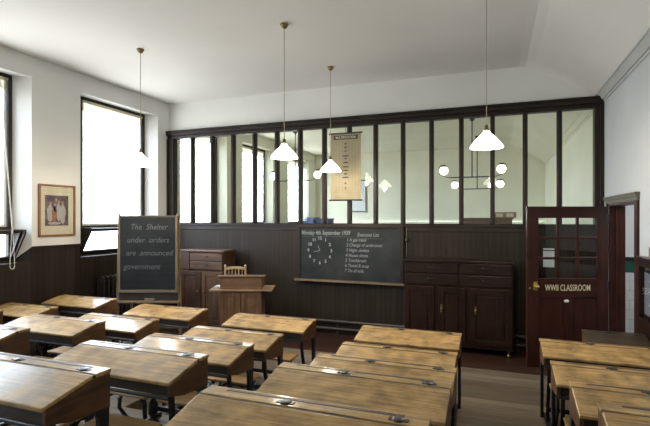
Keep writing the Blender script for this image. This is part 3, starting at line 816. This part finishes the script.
# radiator under the far window
r = tag(empty('radiator', (XL+.115, 6.09, Z1)), 'dark ribbed radiator on left wall under far window', 'radiator')
for i in range(9):
    y = -.38+.095*i
    b = MB()
    for x in (-.05, .0, .05):
        b.tube([(x, y, .08), (x, y, .84)], .021, 8)
    b.tube([(-.06, y, .855), (0, y, .885), (.06, y, .855)], .027, 8); b.tube([(-.06, y, .07), (.06, y, .07)], .027, 8)
    b.box(-.06, .06, y-.012, y+.012, 0, .06) if i in (0, 8) else None
    b.build('section', 'radiator_paint', r)
for z in (.84, .10): MB().tube([(0, -.42, z), (0, .42, z)], .022, 8).build('header', 'radiator_paint', r)

# ------------------------------------------------------------------ framed picture on the left wall
r = tag(empty('picture', (XL, 4.995, 2.12)), 'framed print of pale standing figures between the left windows', 'picture')
hy, hz, t = .305, .385, .03
def lw(mb): return mb
f = MB(); f.box(0, .028, -hy, -hy+t, -hz, hz); f.box(0, .028, hy-t, hy, -hz, hz); f.box(0, .028, -hy+t, hy-t, hz-t, hz); f.box(0, .028, -hy+t, hy-t, -hz, -hz+t)
f.build('frame', 'picture_wood', r, bevel=.004)
MB().box(.002, .010, -hy+t, hy-t, -hz+t, hz-t).build('mount', 'mount_cream', r)
pr = MB().box(.010, .012, -.20, .185, -.225, .225).build('print', 'print_ground', r)
def blob(name, m, y, z, ry, rz_, lay):
    pts = [(.0121+lay*.0003, y+ry*math.cos(2*PI*i/14)*(1+.18*math.sin(i*2.3)), z+rz_*math.sin(2*PI*i/14)) for i in range(14)]
    MB().quad(*pts).build(name, m, pr)
for i, (y, z, ry, rz_, m) in enumerate(((-.12, -.04, .05, .13, 'print_pale'), (-.05, -.06, .04, .14, 'print_rust'), (.02, -.02, .035, .14, 'print_pale'), (.09, -.05, .05, .15, 'print_pale'), (-.02, .05, .05, .08, 'print_blue'))):
    blob('painted_figure', m, y, z, ry, rz_, 1+i % 3)
for y, z in ((-.115, .105), (-.045, .085), (.025, .13), (.085, .115), (-.02, .155)):
    blob('painted_head', 'print_skin', y, z, .018, .024, 5)
blob('painted_ground', 'print_pale', -.05, -.19, .11, .022, 4)
MB().box(.016, .018, -hy+t, hy-t, -hz+t, hz-t).build('glazing', 'picture_glass', r)

# ------------------------------------------------------------------ the open door
DW, DH = 1.10, 2.165
r = struct(empty('door_1', (1.425, 7.155, .0), YAW), 'dark red half-glazed door standing open, lettered in cream')
t0, t1 = -.045, 0.0
sx = lambda px: (px-608)/456*6.24           # photograph's door proportions to metres
xl, xr = -DW, 0
gx0, gx1, gz0, gz1 = -.945, -.145, 1.19, 2.008
b = MB(); b.box(xl, gx0, t0, t1, .005, DH); b.box(gx1, xr, t0, t1, .005, DH)
b.build('stile', 'door_red', r, bevel=.003)
b = MB(); b.box(gx0, gx1, t0, t1, gz1, DH); b.box(gx0, gx1, t0, t1, .93, gz0); b.box(gx0, gx1, t0, t1, .005, .24)
b.build('rail', 'door_red_x', r, bevel=.003)
MB().box((gx0+gx1)/2-.06, (gx0+gx1)/2+.06, t0, t1, .24, .93).build('centre_stile', 'door_red', r, bevel=.003)
for x0, x1 in ((gx0, (gx0+gx1)/2-.06), ((gx0+gx1)/2+.06, gx1)):
    MB().box(x0, x1, t0+.014, t1-.014, .24, .93).build('panel', 'door_red', r)
cw, chh = (gx1-gx0)/3, (gz1-gz0)/3
b = MB()
for i in (1, 2):
    b.box(gx0+cw*i-.016, gx0+cw*i+.016, t0+.004, t1-.004, gz0, gz1)
    b.box(gx0, gx1, t0+.004, t1-.004, gz0+chh*i-.016, gz0+chh*i+.016)
b.build('glazing_bar', 'door_red', r, bevel=.003)
for i in range(3):
    for j in range(3):
        MB().box(gx0+cw*i+.001, gx0+cw*(i+1)-.001, -.024, -.021, gz0+chh*j+.001, gz0+chh*(j+1)-.001).build('pane', 'partition_glass', r)
lettering('door_lettering', 'WWII CLASSROOM', 'gold_paint', .118, ((sx(545)+sx(590.5))/2, t0-.0015, 1.062), FRONT, r, xs=.60, bold=.001, spacing=1.0)
MB().box(-.99-.03, -.99+.03, t0-.006, t0, 1.03, 1.15).build('lock_plate', 'brass', r, bevel=.002)
MB().lathe([(.008, 0), (.008, -.03), (.028, -.045), (.026, -.065), (0, -.072)], 16, (-.985, t0, 1.085), 'y').build('door_knob', 'brass', r)
MB().lathe([(0, -.008), (.012, -.006), (.014, 0)], 12, (-1.065, t0, 1.06), 'y').build('keyhole', 'dull_brass', r)
b = MB().lathe([(0, -.004), (.033, -.004), (.035, 0)], 18, (0, 0, 0), 'y'); b.v = [(x+sx(566.5), y+t0, z*.6+.885) for x, y, z in b.v]
b.build('door_plate', 'white_enamel', r)
for z in (2.0, 1.1, .3):
    MB().box(-.03, .004, t0-.004, t0, z-.06, z+.06).build('hinge', 'iron', r, bevel=.002)

# ------------------------------------------------------------------ notice case on the right wall
r = tag(empty('notice_case', (XR, 5.2, 1.1)), 'dark wood notice case on right wall at picture edge', 'notice case')
hy = .34
f = MB(); f.box(-.075, 0, -hy, -hy+.06, -.5, .49); f.box(-.075, 0, hy-.06, hy, -.5, .49); f.box(-.075, 0, -hy+.06, hy-.06, .42, .49); f.box(-.075, 0, -hy+.06, hy-.06, -.5, -.10)
f.build('frame', 'mahogany', r, bevel=.004)
MB().box(-.03, 0, -hy+.06, hy-.06, -.10, .42).build('backing', 'mahogany', r)
MB().box(-.036, -.03, -hy+.09, hy-.1, -.06, .36).build('notice_sheet', 'notice_grey', r)
MB().box(-.06, -.056, -hy+.06, hy-.06, -.10, .42).build('glazing', 'picture_glass', r)
MB().box(-.095, 0, -hy-.02, hy+.02, .49, .515).build('top_shelf', 'mahogany_x', r, bevel=.004)
r = tag(empty('small_photograph', (XR-.05, 5.17, 1.615)), 'tiny brown framed card standing on top of notice case', 'card')
MB().box(-.006, .006, -.07, .07, 0, .11).build('frame', 'picture_wood', r, bevel=.003)
MB().box(-.0075, -.006, -.05, .05, .02, .09).build('print', 'print_brown', r)

# ------------------------------------------------------------------ ground outside, sky, light
w = bpy.data.worlds.new('sky'); scene.world = w; w.use_nodes = True
n, l = w.node_tree.nodes, w.node_tree.links
bg = n['Background']
tc = n.new('ShaderNodeTexCoord'); sp = n.new('ShaderNodeSeparateXYZ'); rp = n.new('ShaderNodeValToRGB')
l.new(tc.outputs['Generated'], sp.inputs[0])
mr = n.new('ShaderNodeMapRange'); mr.inputs[1].default_value = -1; mr.inputs[2].default_value = 1
l.new(sp.outputs['Z'], mr.inputs[0]); l.new(mr.outputs[0], rp.inputs[0])
e = rp.color_ramp.elements
e[0].position = .46; e[0].color = (.42, .43, .42, 1)
e[1].position = .52; e[1].color = (.80, .90, 1.0, 1)
k = e.new(1.0); k.color = (.62, .79, 1.0, 1)
l.new(rp.outputs[0], bg.inputs[0]); bg.inputs[1].default_value = 20.0
for i, (a, c) in enumerate(WINS+WINS2):
    li = bpy.data.lights.new('window_portal', 'AREA'); li.shape = 'RECTANGLE'
    li.size = 2.62; li.size_y = c-a-.3
    li.cycles.is_portal = True
    o = bpy.data.objects.new('window_portal', li); col.objects.link(o)
    o.location = (XG-.08, (a+c)/2, 2.70); o.rotation_euler = (0, -PI/2, 0)
li = bpy.data.lights.new('corridor_fill', 'POINT'); li.energy = 60; li.color = (.95, .97, 1); li.shadow_soft_size = .2  # unseen fill, added so the corridor beyond the door is lit
o = bpy.data.objects.new('corridor_fill_light', li); col.objects.link(o); o.location = (2.7, 6.2, 2.9)

# ------------------------------------------------------------------ camera
cam = bpy.data.cameras.new('camera'); co = bpy.data.objects.new('camera', cam); col.objects.link(co)
co.location = (0, 0, 2.0); co.rotation_euler = (PI/2, 0, YAW)
cam.sensor_width = 36; cam.lens = 456.2/650*36; cam.shift_y = 5.62/650
cam.clip_start = .05
scene.camera = co
vs = scene.view_settings
vs.view_transform = 'Standard'; vs.look = 'None'; vs.gamma = 1; vs.use_curve_mapping = False
vs.exposure = 0.0
cy = scene.cycles
cy.use_denoising = True; cy.max_bounces = 10; cy.diffuse_bounces = 6; cy.glossy_bounces = 4; cy.transparent_max_bounces = 16
cy.caustics_reflective = False; cy.caustics_refractive = False; cy.sample_clamp_indirect = 6
